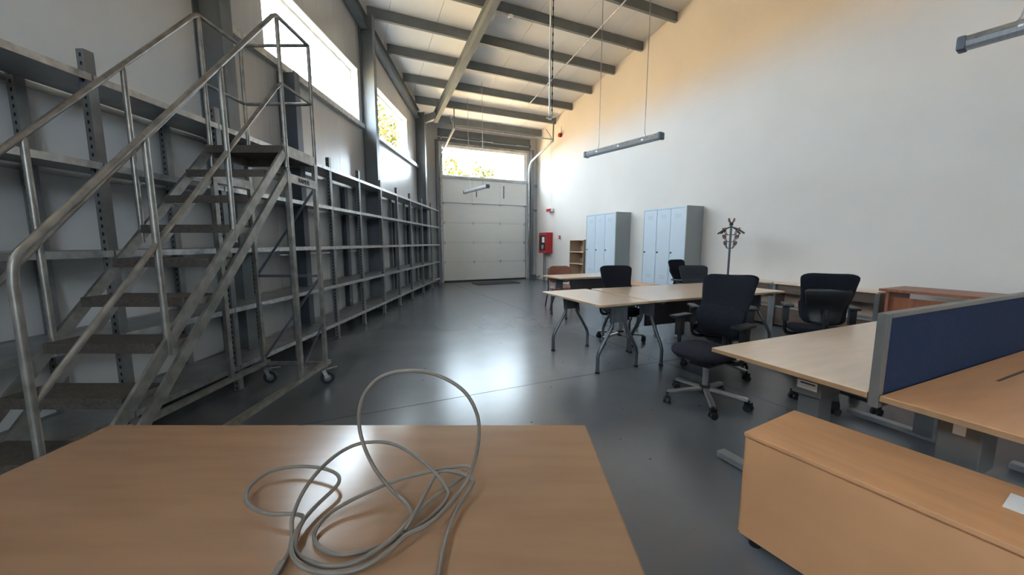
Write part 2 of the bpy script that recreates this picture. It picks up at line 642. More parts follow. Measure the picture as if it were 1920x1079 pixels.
dr = thing('door_1', 'pale grey sectional overhead door', 'door', kind='structure')
for i in range(4):
    z0, z1 = .02 + i * .70, .02 + (i + 1) * .70 - .006
    p_ = fw(MB(), DA0 + .02, DA1 - .02, B_F + .05, B_F + .10, z0, z1).build('door_panel', M_DOOR, dr)
    for aa in (DA0 + 1.15, DA0 + 2.2, DA1 - .06, DA0 + .06):
        fw(MB(), aa - .03, aa + .03, B_F + .03, B_F + .05, z1 - .05, z1 + .05 if i < 3 else z1).build('hinge', M_GALV, p_)
fw(MB(), DA0, DA1, B_F + .11, B_F + .14, -.1, 2.83).build('backing_sheet', M_STEELD, dr)  # sheet added behind the panels to stop daylight leaking through their joints
fw(MB(), DA0 + .0, DA1 - .0, B_F + .001, B_F + .05, -.1, .05).build('bottom_seal', M_RUB, dr)
for aa, zt in ((DA0 + 1.25, 3.35), (DA0 + 2.32, 3.50)):
    fw(MB(), aa - .015, aa + .015, B_F - .02, B_F, 3.05, zt).build('latch_strap', M_STEELD, dr)

w5 = thing('window_5', 'wide window above the sectional door with bright foliage', 'window', kind='structure')
for (a0, a1, z0, z1) in ((DA0, DA1, WZ0, WZ0 + .06), (DA0, DA1, WZ1 - .05, WZ1), (DA0, DA0 + .05, WZ0 + .06, WZ1 - .05), (DA1 - .09, DA1, WZ0 + .06, WZ1 - .05)):
    fw(MB(), a0, a1, B_F + .04, B_F + .12, z0, z1).build('frame_bar', M_FRAMEW, w5)
fw(MB(), DA0 + .05, DA1 - .09, B_F + .08, B_F + .086, WZ0 + .06, WZ1 - .05).build('pane', M_GLASS, w5)
fw(MB(), DA0 - .05, DA1 + .05, B_F - .05, B_F - .004, WZ0 - .07, WZ0 + .01).build('sill', M_SHELF, w5)
fw(MB(), DA0 - .02, DA1, B_F - .05, B_F - .004, WZ1 + .02, WZ1 + .10).build('head_rail', M_SHELF, w5)
p = bpy.data.lights.new('portal', 'AREA')
p.shape = 'RECTANGLE'
p.size, p.size_y = DA1 - DA0, WZ1 - WZ0
p.cycles.is_portal = True
po = bpy.data.objects.new('daylight_portal', p)
col.objects.link(po)
po.location = P((DA0 + DA1) / 2, B_F + .24, (WZ0 + WZ1) / 2)
po.rotation_euler = (-E2).to_track_quat('-Z', 'Z').to_euler()


# ---- steel columns
def h_column(x, y, ztop, depth, fl_w, label, rz=0.0, m=M_STEEL, group=None):
    t = thing('steel_column', label, 'column', (x, y, 0), rz, group)
    MB().bb(0, depth, -.004, .004, 0, ztop).build('web', m, t)
    MB().bb(depth - .012, depth, -fl_w / 2, fl_w / 2, 0, ztop).build('flange', m, t)
    MB().bb(0, .012, -fl_w / 2, fl_w / 2, 0, ztop).build('flange', m, t)
    MB().bb(-.005, depth + .03, -fl_w / 2 - .03, fl_w / 2 + .03, 0, .02).build('base_plate', m, t)
    return t


WALLROT = -math.radians(1.3)
for yc, lab in ((4.05, 'full-height grey steel column at the end of the plain wall boards'),
                (8.05, 'full-height grey steel column between the two strip windows'),
                (12.05, 'full-height grey steel column beside the sectional door carrying the rafter')):
    x0 = xl(yc) + .004
    zt = roofw(x0 + .15, yc) - .24
    h_column(x0, yc, zt, .28, .15, lab, WALLROT)
for yc, lab in ((5.3, 'short dark steel wall post under the long bright window, nearest the ladder platform'),
                (6.9, 'short dark steel wall post under the long bright window, nearest the full-height column'),
                (9.5, 'short dark steel wall post under the tree window, next to the full-height column'),
                (10.8, 'short dark steel wall post under the tree window, nearest the door')):
    h_column(xl(yc) + .004, yc, 3.68 if yc < 6 else 2.40, .24 if yc < 6 else .09, .12, lab, WALLROT, M_STEELD)
# door jamb posts
for aa, lab in ((DA0 - .18, 'grey steel door jamb post on the shelving side'), (DA1 + .19, 'grey steel door jamb post on the fire cabinet side')):
    t = thing('door_post', lab, 'post', P(aa, B_F - .09), RZ)
    MB().bb(-.05, .05, -.05, .05, 0, 4.88).build('post', M_STEEL, t)
    for zz in (2.62, 3.55):
        MB().bb(.05, .2 if aa > 5 else .085, -.03, .03, zz, zz + .06).build('bracket', M_STEEL, t)

# edge beam along the left wall under the roof
mb = MB()
y0, y1 = 4.2, 11.9
pa, pb = Vector((xl(y0) + .10, y0, roofw(xl(y0), y0) - .36)), Vector((xl(y1) + .10, y1, roofw(xl(y1), y1) - .36))
tbm = thing('eaves_beam', 'dark grey steel beam along the window wall under the roof', 'beam', pa)
off = pb - pa
MB().bar((0, 0, 0), off, .012, .24).build('web', M_STEEL, tbm)
MB().bar((0, 0, -.12), off + Vector((0, 0, -.12)), .14, .012).build('flange', M_STEEL, tbm)
MB().bar((0, 0, .12), off + Vector((0, 0, .12)), .14, .012).build('flange', M_STEEL, tbm)

# ---- purlins
ords = ['first', 'second', 'third', 'fourth', 'fifth', 'sixth', 'seventh', 'eighth', 'ninth', 'tenth', 'eleventh', 'twelfth', 'thirteenth', 'fourteenth', 'fifteenth', 'sixteenth']
for i in range(13):
    b = 12.72 - i * 1.022
    al = a_left(b) + .14
    zt = roof(b) - .006
    o = P(al, b, zt)
    t = thing('roof_purlin', 'grey steel roof purlin, %s from the sectional door wall' % ords[i], 'purlin', o, RZ, 'roof purlins')
    L = A_R - .03 - al
    MB().bb(0, L, -.035, -.029, -.20, 0).build('web', M_STEEL, t)
    MB().bb(0, L, -.029, .035, -.20, -.194).build('flange', M_STEEL, t)
    MB().bb(0, L, -.029, .035, -.016, -.010).build('flange', M_STEEL, t)
    MB().bb(0, L, .029, .035, -.194, -.175).build('lip', M_STEEL, t)
    MB().bb(L - .006, L, -.029, .035, -.194, -.016).build('end_plate', M_STEEL, t)

# ---- rafter under the purlins
pa = P(2.86, 12.1, roof(12.1) - .365)
pb = P(2.86, -4.0, roof(-4.0) - .365)
t = thing('roof_rafter', 'sloping grey steel I-beam rafter rising from the door column', 'rafter', pa)
off = pb - pa
MB().bar((0, 0, 0), off, .010, .28).build('web', M_STEEL, t)
MB().bar((0, 0, -.14), off + Vector((0, 0, -.14)), .13, .014).build('flange', M_STEEL, t)
MB().bar((0, 0, .14), off + Vector((0, 0, .14)), .13, .014).build('flange', M_STEEL, t)
# knee between column and rafter
kx = xl(12.05)
mb = MB()
q0 = Vector((kx + .28, 12.05, roofw(kx, 12.05) - .45)) - pa
q1 = Vector((P(2.86, 11.9).x, P(2.86, 11.9).y, roof(11.9) - .37)) - pa
mb.bar(q0, q1, .13, .2)
mb.build('knee_piece', M_STEEL, t)

# thin tie bar under purlins
pa, pb = P(5.42, 10.8, roof(10.8) - .235), P(5.42, -1, roof(-1) - .235)
t = MB().tube([(0, 0, 0), pb - pa], .016, 8).build('conduit_bar', M_GALV, None, loc=pa)
tag(t, 'thin galvanised conduit running up the roof under the purlins', 'conduit')

# ---- door tracks
for aa, lab, sgn in ((DA0 - .06, 'galvanised door track on the shelving side, bent up under the roof', 1), (DA1 + .06, 'galvanised door track on the fire cabinet side, bent up under the roof', -1)):
    t = thing('door_track', lab, 'door track', P(aa, B_F - .06), RZ)
    path = [(0, 0, .05), (0, 0, 4.05), (0, -.08, 4.27), (0, -.25, 4.42), (0, -.45, 4.47), (0, -1.80, 4.80)]
    for k in range(len(path) - 1):
        MB().bar(path[k], path[k + 1], .05, .06, up=(0, -1, 0) if k == 0 else (0, 0, 1)).build('track_section', M_GALV, t)
    MB().bar((0, -1.8, 4.80), (0, -1.8, 5.25 + .14), .03, .03).build('hanger', M_STEEL, t)
    MB().bar((0, -1.8, 4.80), (.0, -1.3, 5.30), .03, .012).build('brace', M_GALV, t)
    for zz in (.7, 1.4, 2.1, 2.8):
        MB().cyl((sgn * .035, .0, zz), .03, .03, 'x', 10).build('roller', M_GALV, t)
pa, pb = P(DA0 - .03, 11.27, 4.84), P(DA1 + .03, 11.27, 4.84)
t = MB().tube([(0, 0, 0), pb - pa], .022, 8).build('track_tie_bar', M_GALV, None, loc=pa)
tag(t, 'horizontal bar tying the ends of the door tracks together', 'bar')
lb = fw(MB(), DA0 - .12, DA1 + .13, B_F - .03, B_F - .002, 4.86, 5.28).build('trim_3', M_STEEL)  # added lintel band, its dark grey carries the shadow on this wall strip
tag(lb, 'grey steel lintel band darkening the shadowed strip above the door window', 'lintel', kind='structure')
# spring shaft above the window
t = thing('door_spring_shaft', 'spring shaft with drums above the door window', 'shaft', P(DA0, B_F - .12, 4.98), RZ)
MB().cyl(((DA1 - DA0) / 2, 0, 0), .016, DA1 - DA0 + .3, 'x').build('shaft', M_GALV, t)
for xx in (-.05, DA1 - DA0 + .05):
    MB().cyl((xx, 0, 0), .07, .08, 'x').build('cable_drum', M_STEEL, t)
for xx in (.9, 2.3):
    MB().cyl((xx, 0, 0), .035, .9, 'x').build('spring', M_STEEL, t)
# chain hoist at right bottom of the door
t = thing('door_lock_box', 'small dark door bolt and cable heap at the foot of the door track', 'door bolt', P(6.77, 12.92), RZ)
MB().bb(-.08, .08, -.10, .02, .0, .17).build('housing', M_STEELD, t, .01)
MB().tube(smooth_path([(.08, -.05, .06), (.16, -.1, .09), (.19, -.2, .14)]), .015, 6).build('lever', M_BLACK, t)

# entrance mat
t = thing('entrance_mat', 'dark rubber mat on the floor in front of the sectional door', 'mat', P(4.88, 12.12), RZ)
MB().bb(-.78, .78, -.38, .38, 0, .015).build('mat', M_MAT, t, .004)

# ================================================================== OUTSIDE
gr = MB()
gr.add([(-120, -120, -.3), (120, -120, -.3), (120, 140, -.3), (-120, 140, -.3)], [(0, 1, 2, 3)])
gr = gr.build('ground_outside', M_GROUND)
gr['kind'] = 'structure'


def tree(x, y, h, rad, n, label, seed):
    rnd = random.Random(seed)
    t = thing('tree', label, 'tree', (x, y, -.3), 0, 'trees outside')
    MB().tube([(0, 0, 0), (.05, .02, h * .35), (-.05, .05, h * .6), (0, 0, h * .9)], [.16, .13, .09, .03], 8).build('trunk', M_BARK, t)
    for k in range(6):
        an = k * 1.05
        z0 = h * (.35 + .08 * k)
        MB().tube([(0, 0, z0), (math.cos(an) * rad * .4, math.sin(an) * rad * .4, z0 + .5), (math.cos(an) * rad * .75, math.sin(an) * rad * .75, z0 + 1.0)], [.05, .035, .015], 6).build('branch', M_BARK, t)
    mb = MB()
    for k in range(n):
        u, v, w = rnd.gauss(0, 1), rnd.gauss(0, 1), rnd.gauss(0, 1)
        l = math.sqrt(u * u + v * v + w * w)
        r = rnd.random() ** .45
        lump = 1 + .25 * math.sin(4 * u / l + seed) * math.cos(3 * v / l)
        c = Vector((u / l * rad * r * lump, v / l * rad * r * lump, h * .62 + w / l * h * .42 * r * lump))
        d = Vector((rnd.uniform(-1, 1), rnd.uniform(-1, 1), rnd.uniform(-1, 1))).normalized()
        e = d.orthogonal().normalized()
        f = d.cross(e)
        s = rnd.uniform(.09, .17)
        mb.add([c - e * s, c + f * s * .5, c + e * s, c - f * s * .5], [(0, 1, 2, 3)])
    lf = mb.build('foliage', M_LEAF, t)
    lf['kind'] = 'stuff'


for i, (x, y, h, r, n, lab) in enumerate((
        (-3.1, 20.5, 6.1, 1.0, 1500, 'leafy yellow green tree seen through the door window at its shelving end'),
        (-1.7, 22.5, 6.3, 1.2, 1300, 'leafy yellow green tree seen through the middle of the door window'),
        (.3, 25.0, 5.9, 1.3, 800, 'thin leafy tree seen through the door window at its fire cabinet end'),
        (-7.3, 22.5, 10.4, 1.7, 2200, 'leafy green tree seen through the shorter strip window'),
        (-9.3, 28.0, 11.6, 1.9, 1800, 'second leafy green tree further off, seen through the shorter strip window'))):
    tree(x, y, h, r, n, lab, i + 3)

# ================================================================== SHELVING RACK
sh_y = [.52, 1.5, 2.49, 3.48, 4.47, 5.46, 6.42, 7.40, 8.36, 9.34, 10.42, 11.5, 12.52]
SX0, SAZ = -2.575, math.tan(math.radians(1.3))
rack = thing('shelving_rack', 'long galvanised steel shelving rack of many bays along the window wall', 'shelving', (SX0, 5.46, 0), WALLROT)
SD = .50
ly = [(y - 5.46) for y in sh_y]
proto_f = proto_r = None
for y in ly:
    if proto_f is None:
        mb = MB()
        mb.bb(-.025, .025, -.028, -.022, 0, 2.61).bb(-.025, -.019, -.022, .03, 0, 2.61).bb(.019, .025, -.022, .03, 0, 2.61)
        proto_f = mb.build('post', M_POST, rack, loc=(-.028, y, 0))
        mb = MB()
        mb.bb(-.04, .04, -.04, .04, 0, .008)
        pfoot = mb.build('foot_plate', M_STEELD, proto_f)
    else:
        q = copy_part(proto_f, rack, (-.028, y, 0))
        copy_part(pfoot, q)
    q = copy_part(proto_f, rack, (-SD + .0, y, 0))
    copy_part(pfoot, q)
LV = [.225, .783, 1.345, 1.908, 2.448]
for i in range(len(ly) - 1):
    y0, y1 = ly[i] + .026, ly[i + 1] - .026
    for z in LV:
        MB().bb(0, .004, y0 - .02, y1 + .02, z - .022, z + .022).build('front_beam', M_GALV, rack)
        MB().bb(-SD + .03, -.003, y0 - .026, y1 + .026, z + .012, z + .020).build('shelf_board', M_SHELF, rack)
        MB().bb(-SD - .03, -SD - .026, y0 - .02, y1 + .02, z - .022, z + .022).build('rear_beam', M_SHELF, rack)

# ================================================================== PLATFORM LADDER
LX0, LX1 = -2.53, -1.90
lad = thing('platform_ladder', 'rolling steel platform ladder with tube handrails and chequer steps', 'ladder', (LX1, 1.20, 0))
ox, oy = LX1, 1.20


def lp(x, y, z):
    return Vector((x - ox, y - oy, z))


def step_y(k):
    return 1.955 + .2035 * (k - 4)


sl = .22 / .2035
for x in (LX1, LX0):
    # two flat bars of each side stringer
    yb_, zb_ = 1.30, .572 - (1.696 - 1.30) * 1.08
    MB().bar(lp(x, yb_, zb_ - .04), lp(x, 3.215, 2.16), .02, .062, up=(0, -1, 1)).build('stringer_bar', M_LADDER, lad)
    MB().bar(lp(x, 1.42, .491 - (1.829 - 1.42) * 1.081), lp(x, 3.235, 1.985), .02, .062, up=(0, -1, 1)).build('stringer_bar', M_LADDER, lad)
for k in range(1, 10):
    z, y = .22 * k, step_y(k)
    st = MB().bb(LX0 + .012 - ox, LX1 - .012 - ox, y - oy, y + .205 - oy, z - .012, z).build('step', M_STEP, lad)
    MB().bb(LX0 + .012 - ox, LX1 - .012 - ox, y - .004 - oy, y - oy, z - .055, z).build('nosing', M_STEP, st)
    for x in (LX0 + .022, LX1 - .022):
        MB().bar(lp(x, y + .01, z - .03), lp(x, y + .2, z - .03), .012, .05).build('step_bracket', M_LADDER, st)
PZ = 2.215
pl = MB().bb(LX0 - ox, LX1 - ox, 3.19 - oy, 3.70 - oy, PZ - .012, PZ).build('platform', M_STEP, lad)
MB().bb(LX0 - ox, LX1 - ox, 3.185 - oy, 3.19 - oy, PZ - .06, PZ).build('nosing', M_STEP, pl)
for x in (LX0, LX1):
    MB().bb(x - .012 - ox, x + .012 - ox, 3.22 - oy, 3.70 - oy, PZ - .075, PZ + .015).build('toe_board', M_LADDER, pl)
MB().bb(LX0 - ox, LX1 - ox, 3.68 - oy, 3.70 - oy, PZ - .075, PZ + .015).build('toe_board', M_LADDER, pl)
# legs
for x in (LX0, LX1):
    MB().bar(lp(x, 3.25, .21), lp(x, 3.25, 2.02), .032, .045, up=(0, 1, 0)).build('leg', M_LADDER, lad)
    MB().bar(lp(x, 3.69, .21), lp(x, 3.69, 2.16), .032, .04, up=(0, 1, 0)).build('leg', M_LADDER, lad)
    MB().bar(lp(x, 3.23, 1.965), lp(x, 3.71, 1.965), .03, .075).build('side_rail', M_LADDER, lad)
    MB().bar(lp(x, 1.46, .195), lp(x, 3.76, .195), .045, .04).build('base_rail', M_LADDER, lad)
MB().bar(lp(LX0, 3.70, .195), lp(LX1, 3.70, .195), .03, .03).build('cross_bar', M_LADDER, lad)
MB().bar(lp(LX0, 3.69, 1.09), lp(LX1, 3.69, 1.09), .012, .025).build('cross_bar', M_STEELD, lad)
MB().bar(lp(LX0, 3.70, .24), lp(LX1, 3.70, 1.09), .01, .022).build('brace', M_STEELD, lad)
MB().bar(lp(LX0, 3.70, 1.10), lp(LX1, 3.70, 1.95), .01, .022).build('brace', M_STEELD, lad)
MB().bar(lp(LX1, 3.70, .62), lp(LX1, 3.30, .3), .01, .02).build('brace', M_STEELD, lad)
# lettering on the side rail
fc = bpy.data.curves.new('lettering', 'FONT')
fc.body = 'RAMUS'
fc.size = .055
fc.extrude = .0008
fo = bpy.data.objects.new('lettering_tmp', fc)
col.objects.link(fo)
dg = bpy.context.evaluated_depsgraph_get()
me = bpy.data.meshes.new_from_object(fo.evaluated_get(dg))
bpy.data.objects.remove(fo)
me.materials.clear()
me.materials.append(M_INK)
lo = bpy.data.objects.new('lettering', me)
col.objects.link(lo)
lo.parent = lad
lo.location = lp(LX1 + .0165, 3.385, 1.947)
lo.rotation_euler = (math.radians(90), 0, math.radians(90))

TR = .0165
# handrails (both sides)
for x, foot in ((LX1, True), (LX0, True)):
    top = [(x, 3.25, 3.24), (x, 3.19, 3.20), (x, 1.50, 1.44), (x, 1.43, 1.36), (x, 1.413, 1.25), (x, 1.41, .30)]
    pts = [lp(*p) for p in top]
    MB().tube([pts[0], pts[1]] + [pts[1].lerp(pts[2], k / 6) for k in range(1, 6)] + smooth_path(pts[2:5], 4) + [pts[5]], TR, 10).build('handrail', M_LADDER, lad)
    mid = [lp(x, 3.25, 2.72), lp(x, 3.18, 2.66), lp(x, 1.41, .775)]
    MB().tube(mid, TR * .9, 10).build('mid_rail', M_LADDER, lad)
    for py_, zt, zb in ((3.25, 3.24, 2.05), (2.58, 2.56, 1.42), (2.01, 1.96, .80)):
        MB().tube([lp(x, py_, zb), lp(x, py_, zt)], TR, 10).build('rail_post', M_LADDER, lad)
    MB().tube([lp(x, 3.72, 2.05), lp(x, 3.72, 3.24)], TR, 10).build('rail_post', M_LADDER, lad)
    MB().tube([lp(x, 3.25, 3.24), lp(x, 3.72, 3.24)], TR, 10).build('guard_rail', M_LADDER, lad)
    MB().tube([lp(x, 3.25, 2.72), lp(x, 3.72, 2.72)], TR * .8, 10).build('guard_rail', M_LADDER, lad)
for z in (3.24, 2.72):
    MB().tube([lp(LX0, 3.72, z), lp(LX1, 3.72, z)], TR * .9, 10).build('guard_rail', M_LADDER, lad)


def caster(par, x, y, z_top, r, yaw):
    """swivel castor under a frame; z_top: underside of the frame"""
    c = bpy.data.objects.new('castor', None)
    mb = MB()
    mb.bb(-.045, .045, -.035, .035, -.008, 0).cyl((0, 0, -.018), .03, .02)
    o = mb.build('castor', M_STEELD, par, loc=(x, y, z_top))
    bpy.data.objects.remove(c)
    o.rotation_euler = (0, 0, yaw)
    h = z_top - r
    fk = MB()
    for s in (-1, 1):
        fk.bar((0, s * .026, -.02), (.035, s * .026, -h), .004, .035, up=(1, 0, 0))
    fk.build('fork', M_GALV, o)
    MB().cyl((.035, 0, -h), r, .036, 'y', 20).build('wheel', M_RUB, o)
    MB().cyl((.035, 0, -h), r * .55, .040, 'y', 16).build('hub', M_STEEL, o)
    MB().bar((.02, 0, -.025), (.13, 0, -.012), .03, .006).build('brake_pedal', M_GALV, o)
    return o


caster(lad, LX0 + .04 - ox, 3.66 - oy, .175, .063, .15)
caster(lad, LX1 - .0 - ox, 3.63 - oy, .175, .063, .5)


# ================================================================== FURNITURE
TZ = .775


def y_leg(par, y, along, top_z, spread=.27, m=M_LEG):
    """inverted-Y leg frame; feet spread along local axis 'x' or 'y' at offset y"""
    def q(s, z):
        return (s, y, z) if along == 'x' else (y, s, z)
    mb = MB()
    if along == 'x':
        mb.bb(-.11, .11, y - .015, y + .015, top_z - .20, top_z)
        mb.bb(-.26, .26, y - .03, y + .03, top_z - .03, top_z)
    else:
        mb.bb(y - .015, y + .015, -.11, .11, top_z - .20, top_z)
        mb.bb(y - .03, y + .03, -.26, .26, top_z - .03, top_z)
    br = mb.build('leg_bracket', m, par)
    for s in (-1, 1):
        path = smooth_path([q(s * .085, top_z - .05), q(s * .085, top_z - .18), q(s * .10, top_z - .26), q(s * .20, top_z - .42), q(s * (spread - .005), top_z - .54), q(s * spread, top_z - .62), q(s * spread, .02)], 5)
        lg = MB().tube(path, .020, 10).build('leg', m, par)
        MB().cyl(q(s * spread, .012), .026, .024, 'z', 12).build('foot_cap', M_BLACK, lg)


def table(name, label, center, rz, w, l, frames, mt=M_BEECHT, me=M_EDGEL, group=None, along='x', modesty=None, thick=.026):
    """local x width w, local y length l"""
    t = thing(name, label, 'table', (center[0], center[1], 0), rz, group)
    tp = MB().bb(-w / 2, w / 2, -l / 2, l / 2, TZ - thick, TZ).build('table_top', mt, t, .002, seg=1)
    eb = MB()
    e = .0015
    eb.bb(-w / 2 - e, -w / 2 + .001, -l / 2, l / 2, TZ - thick + .001, TZ - .003)
    eb.bb(w / 2 - .001, w / 2 + e, -l / 2, l / 2, TZ - thick + .001, TZ - .003)
    eb.bb(-w / 2, w / 2, -l / 2 - e, -l / 2 + .001, TZ - thick + .001, TZ - .003)
    eb.bb(-w / 2, w / 2, l / 2 - .001, l / 2 + e, TZ - thick + .001, TZ - .003)
    eb.build('edge_band', me, tp)
    for f in frames:
        y_leg(t, f, along, TZ - thick)
    if modesty:
        x0, x1, yy, z0, z1 = modesty
        MB().bb(x0, x1, yy - .006, yy + .006, z0, z1).build('modesty_panel', M_MESHP, t, .003, seg=1)
    return t


# T1: free end of the meeting block
table('meeting_table', 'beech table with curved grey legs forming the free end of the table block', (.97, 4.50), RZ, .69, 1.21, (-.5, .44))
# T2 near / far
r2 = math.radians(22.0)
d2 = Vector((math.cos(r2), math.sin(r2)))
n2 = Vector((-d2.y, d2.x))
N0 = Vector((1.556, 4.105))
c = N0 + d2 * 1.13 + n2 * .295
table('meeting_table', 'long beech table of the block beside which the plum-seated office chair stands', c, r2, 2.26, .585, (-.93, .93), along='y', modesty=(-.8, .8, .18, .36, .74))
c = N0 + d2 * 1.13 + n2 * .885
table('meeting_table', 'long beech table of the block on the locker side, with the charcoal chair', c, r2, 2.26, .585, (-.93, .93), along='y')
# T3 behind, with mesh modesty panel
c3 = Vector((.90, 6.73)) + Vector((E1.x, E1.y)) * .80 + Vector((E2.x, E2.y)) * .35
table('meeting_table', 'beech table with dark mesh modesty panel in front of the brown chair', c3, RZ, 1.60, .70, (-.64, .64), along='y', modesty=(-.58, .62, -.31, .45, .74))
# small orange return beyond the block
c5 = Vector((2.03, 5.86)) - Vector((E1.x, E1.y)) * .02 + Vector((E2.x, E2.y)) * .10
table('side_table', 'small orange beech side table between the meeting block and the lockers', c5, RZ, .38, .66, (-.2, .2), M_BEECHC, M_EDGEL)

# ---- foreground desk
fd = thing('office_desk', 'beech office desk with the tangled grey cable on it', 'desk', (-.585, .95, 0), 0)
DW, DL, DX = .845, .30, 0
tp = MB().bb(-DW, DW, -.305, .31, TZ - .028, TZ).build('desk_top', M_BEECH, fd, .002, seg=1)
eb = MB()
eb.bb(-DW - .0015, -DW + .001, -.305, .31, TZ - .027, TZ - .003).bb(DW - .001, DW + .0015, -.305, .31, TZ - .027, TZ - .003)
eb.bb(-DW, DW, -.3065, -.304, TZ - .027, TZ - .003).bb(-DW, DW, .309, .3115, TZ - .027, TZ - .003)
eb.build('edge_band', M_EDGE, tp)
for s in (-1, 1):
    MB().bb(s * (DW - .06) - .014, s * (DW - .06) + .014, -.28, .27, 0, TZ - .028).build('side_panel', M_BEECH, fd)
MB().bb(-DW + .075, DW - .075, .16, .178, .30, TZ - .028).build('modesty_panel', M_BEECH, fd)

# ---- cable
from math import cos, sin
F_, T_ = 700.0, math.atan(84.5 / 700)


def desk_pt(zx, zy, dz=0.0, Y=None):
    """sampled cable layout -> metres on the desk"""
    u, v = 420 + zx * .3698, 680 + zy * .3698
    dx, dy = (u - 960) / F_, -(v - 539.5) / F_
    d = Vector((dx, cos(T_) + dy * sin(T_), -sin(T_) + dy * cos(T_)))
    if Y is None:
        t_ = (TZ + .006 + dz - H) / d.z
    else:
        t_ = Y / d.y
    q = d * t_
    return Vector((q.x, q.y, max(H + q.z, TZ + .006)))


CB = [(262, 1085, 0), (300, 1020, 0), (330, 960, .004), (345, 880, .012), (347, 790, .03), (400, 660, .05), (490, 540, .065), (600, 450, .075), (710, 408, .08), (850, 412, .075), (980, 480, .06), (1070, 560, .04), (1130, 640, .02), (1130, 690, .01), (1060, 775, .004), (920, 870, 0), (800, 930, 0), (680, 965, 0), (560, 972, 0), (475, 930, 0), (458, 870, .004), (500, 800, .008), (590, 730, .012), (750, 650, .02), (900, 590, .025), (1090, 545, .025), (1220, 526, .02), (1255, 548, .018), (1200, 590, .015), (1060, 690, .012), (950, 790, .012), (870, 880, .012), (760, 960, .01), (640, 1020, .006), (510, 1034, .002), (410, 1000, .002), (362, 950, .01), (375, 860, .016), (402, 800, .02), (390, 776, .02), (330, 768, .018), (240, 770, .012), (150, 742, .010), (108, 690, .010), (140, 620, .012), (240, 552, .014), (370, 528, .016), (490, 536, .018), (565, 562, .018), (585, 600, .016), (555, 645, .014), (470, 725, .012), (390, 820, .012), (345, 920, .014), (358, 1000, .012), (430, 1052, .008), (560, 1068, .004), (700, 1040, .004), (830, 960, .01), (920, 880, .016), (1020, 830, .016), (1110, 760, .014), (1190, 660, .02)]
pts = [desk_pt(x, y, dz) for x, y, dz in CB]
yb = desk_pt(1190, 660, .02).y
LOOP = [(1240, 580), (1270, 500), (1292, 380), (1282, 260), (1215, 145), (1085, 66), (940, 42), (800, 72), (712, 160), (684, 275), (702, 400), (760, 530), (845, 640)]
for i, (x, y) in enumerate(LOOP):
    pts.append(desk_pt(x, y, Y=yb + .02 + .03 * sin(i / 12 * math.pi)))
yl = pts[-1].y
TAIL = [(920, 715, .012), (952, 775, .008), (915, 850, .008), (960, 780, .016), (1030, 650, .022), (1085, 560, .024), (1170, 556, .026), (1255, 590, .022), (1255, 630, .018), (1190, 730, .01), (1135, 860, .006), (1105, 980, .004), (1090, 1060, .002)]
pts += [desk_pt(x, y, dz) for x, y, dz in TAIL]
e = pts[-1]
pts += [Vector((e.x, .641, TZ + .004)), Vector((e.x - .005, .628, TZ - .03)), Vector((e.x - .01, .625, TZ - .25))]
base = Vector((pts[2].x, pts[2].y, TZ))
cb = thing('network_cable', 'tangled grey beige network cable coiled on the foreground desk', 'cable', base)
MB().tube(smooth_path([p - base for p in pts], 6), .0046, 8).build('cord', M_CABLE, cb)
hd = (pts[0] - pts[1]).normalized()
pg = MB().bar(pts[1] - base + Vector((0, 0, .003)), pts[1] - base + hd * .035 + Vector((0, 0, .003)), .013, .011).build('plug_boot', M_CABLE, cb, .002)
MB().bar(pts[1] - base + hd * .035 + Vector((0, 0, .003)), pts[1] - base + hd * .058 + Vector((0, 0, .003)), .012, .009).build('plug', M_BLACK, cb)

# ---- bench desks with blue screen
rd = math.radians(24.4 - .6)
ud = Vector((math.cos(rd), math.sin(rd)))
vd = Vector((-ud.y, ud.x))
L0 = Vector((1.237, 2.247))
DWID = .755


def bench_desk(label, corner_far_left, length, tagged, mt):
    t = thing('bench_desk', label, 'desk', (corner_far_left.x, corner_far_left.y, 0), rd)
    tp = MB().bb(0, length, -DWID, 0, TZ - .026, TZ).build('desk_top', mt, t, .002, seg=1)
    eb = MB()
    e = .0015
    eb.bb(-e, .001, -DWID, 0, TZ - .025, TZ - .003).bb(length - .001, length + e, -DWID, 0, TZ - .025, TZ - .003)
    eb.bb(0, length, -DWID - e, -DWID + .001, TZ - .025, TZ - .003).bb(0, length, -.001, e, TZ - .025, TZ - .003)
    eb.build('edge_band', M_EDGE, tp)
    return t


bd1 = bench_desk('pale beech bench desk behind the blue screen, near the plum-seated chair', L0, 2.1, True, M_BEECHT)
bd2 = bench_desk('beech bench desk in front of the blue screen with a cable slot', L0 - vd * (DWID + .045), 2.1, False, M_BEECHC)
# legs of desk 1: column, top box and long floor foot
for xx in (.28, 1.72):
    cx = MB().bb(xx - .06, xx + .06, -.48, -.38, .05, .60).build('leg_column', M_GREYBOX, bd1)
    MB().bb(xx - .09, xx + .09, -.50, -.36, .60, TZ - .045).build('crank_box', M_GREYBOX, bd1, .006)
    fx0 = .17 if xx < 1 else xx
    MB().bb(fx0 - .035, fx0 + .035, -.72, .02, .015, .055).build('floor_foot', M_SHELF, bd1, .006)
MB().bb(.36, 1.63, -.46, -.40, TZ - .085, TZ - .03).build('cross_beam', M_STEELD, bd1)
lbl = MB().bb(.189, .1895, -.48, -.385, .635, .68).build('paper_label', M_PAPER, bd1)
MB().bb(.1884, .1889, -.47, -.40, .664, .671).build('print_line', M_INK, lbl)
for xx in (.26, 1.72):
    MB().bb(xx - .05, xx + .05, -.225, -.14, .05, .50).build('leg_column', M_GREYBOX, bd2)
    MB().bb(xx - .08, xx + .08, -.245, -.12, .50, TZ - .06).build('crank_box', M_GREYBOX, bd2, .006)
    MB().bb(xx - .035, xx + .035, -.74, -.01, .015, .055).build('floor_foot', M_SHELF, bd2, .006)
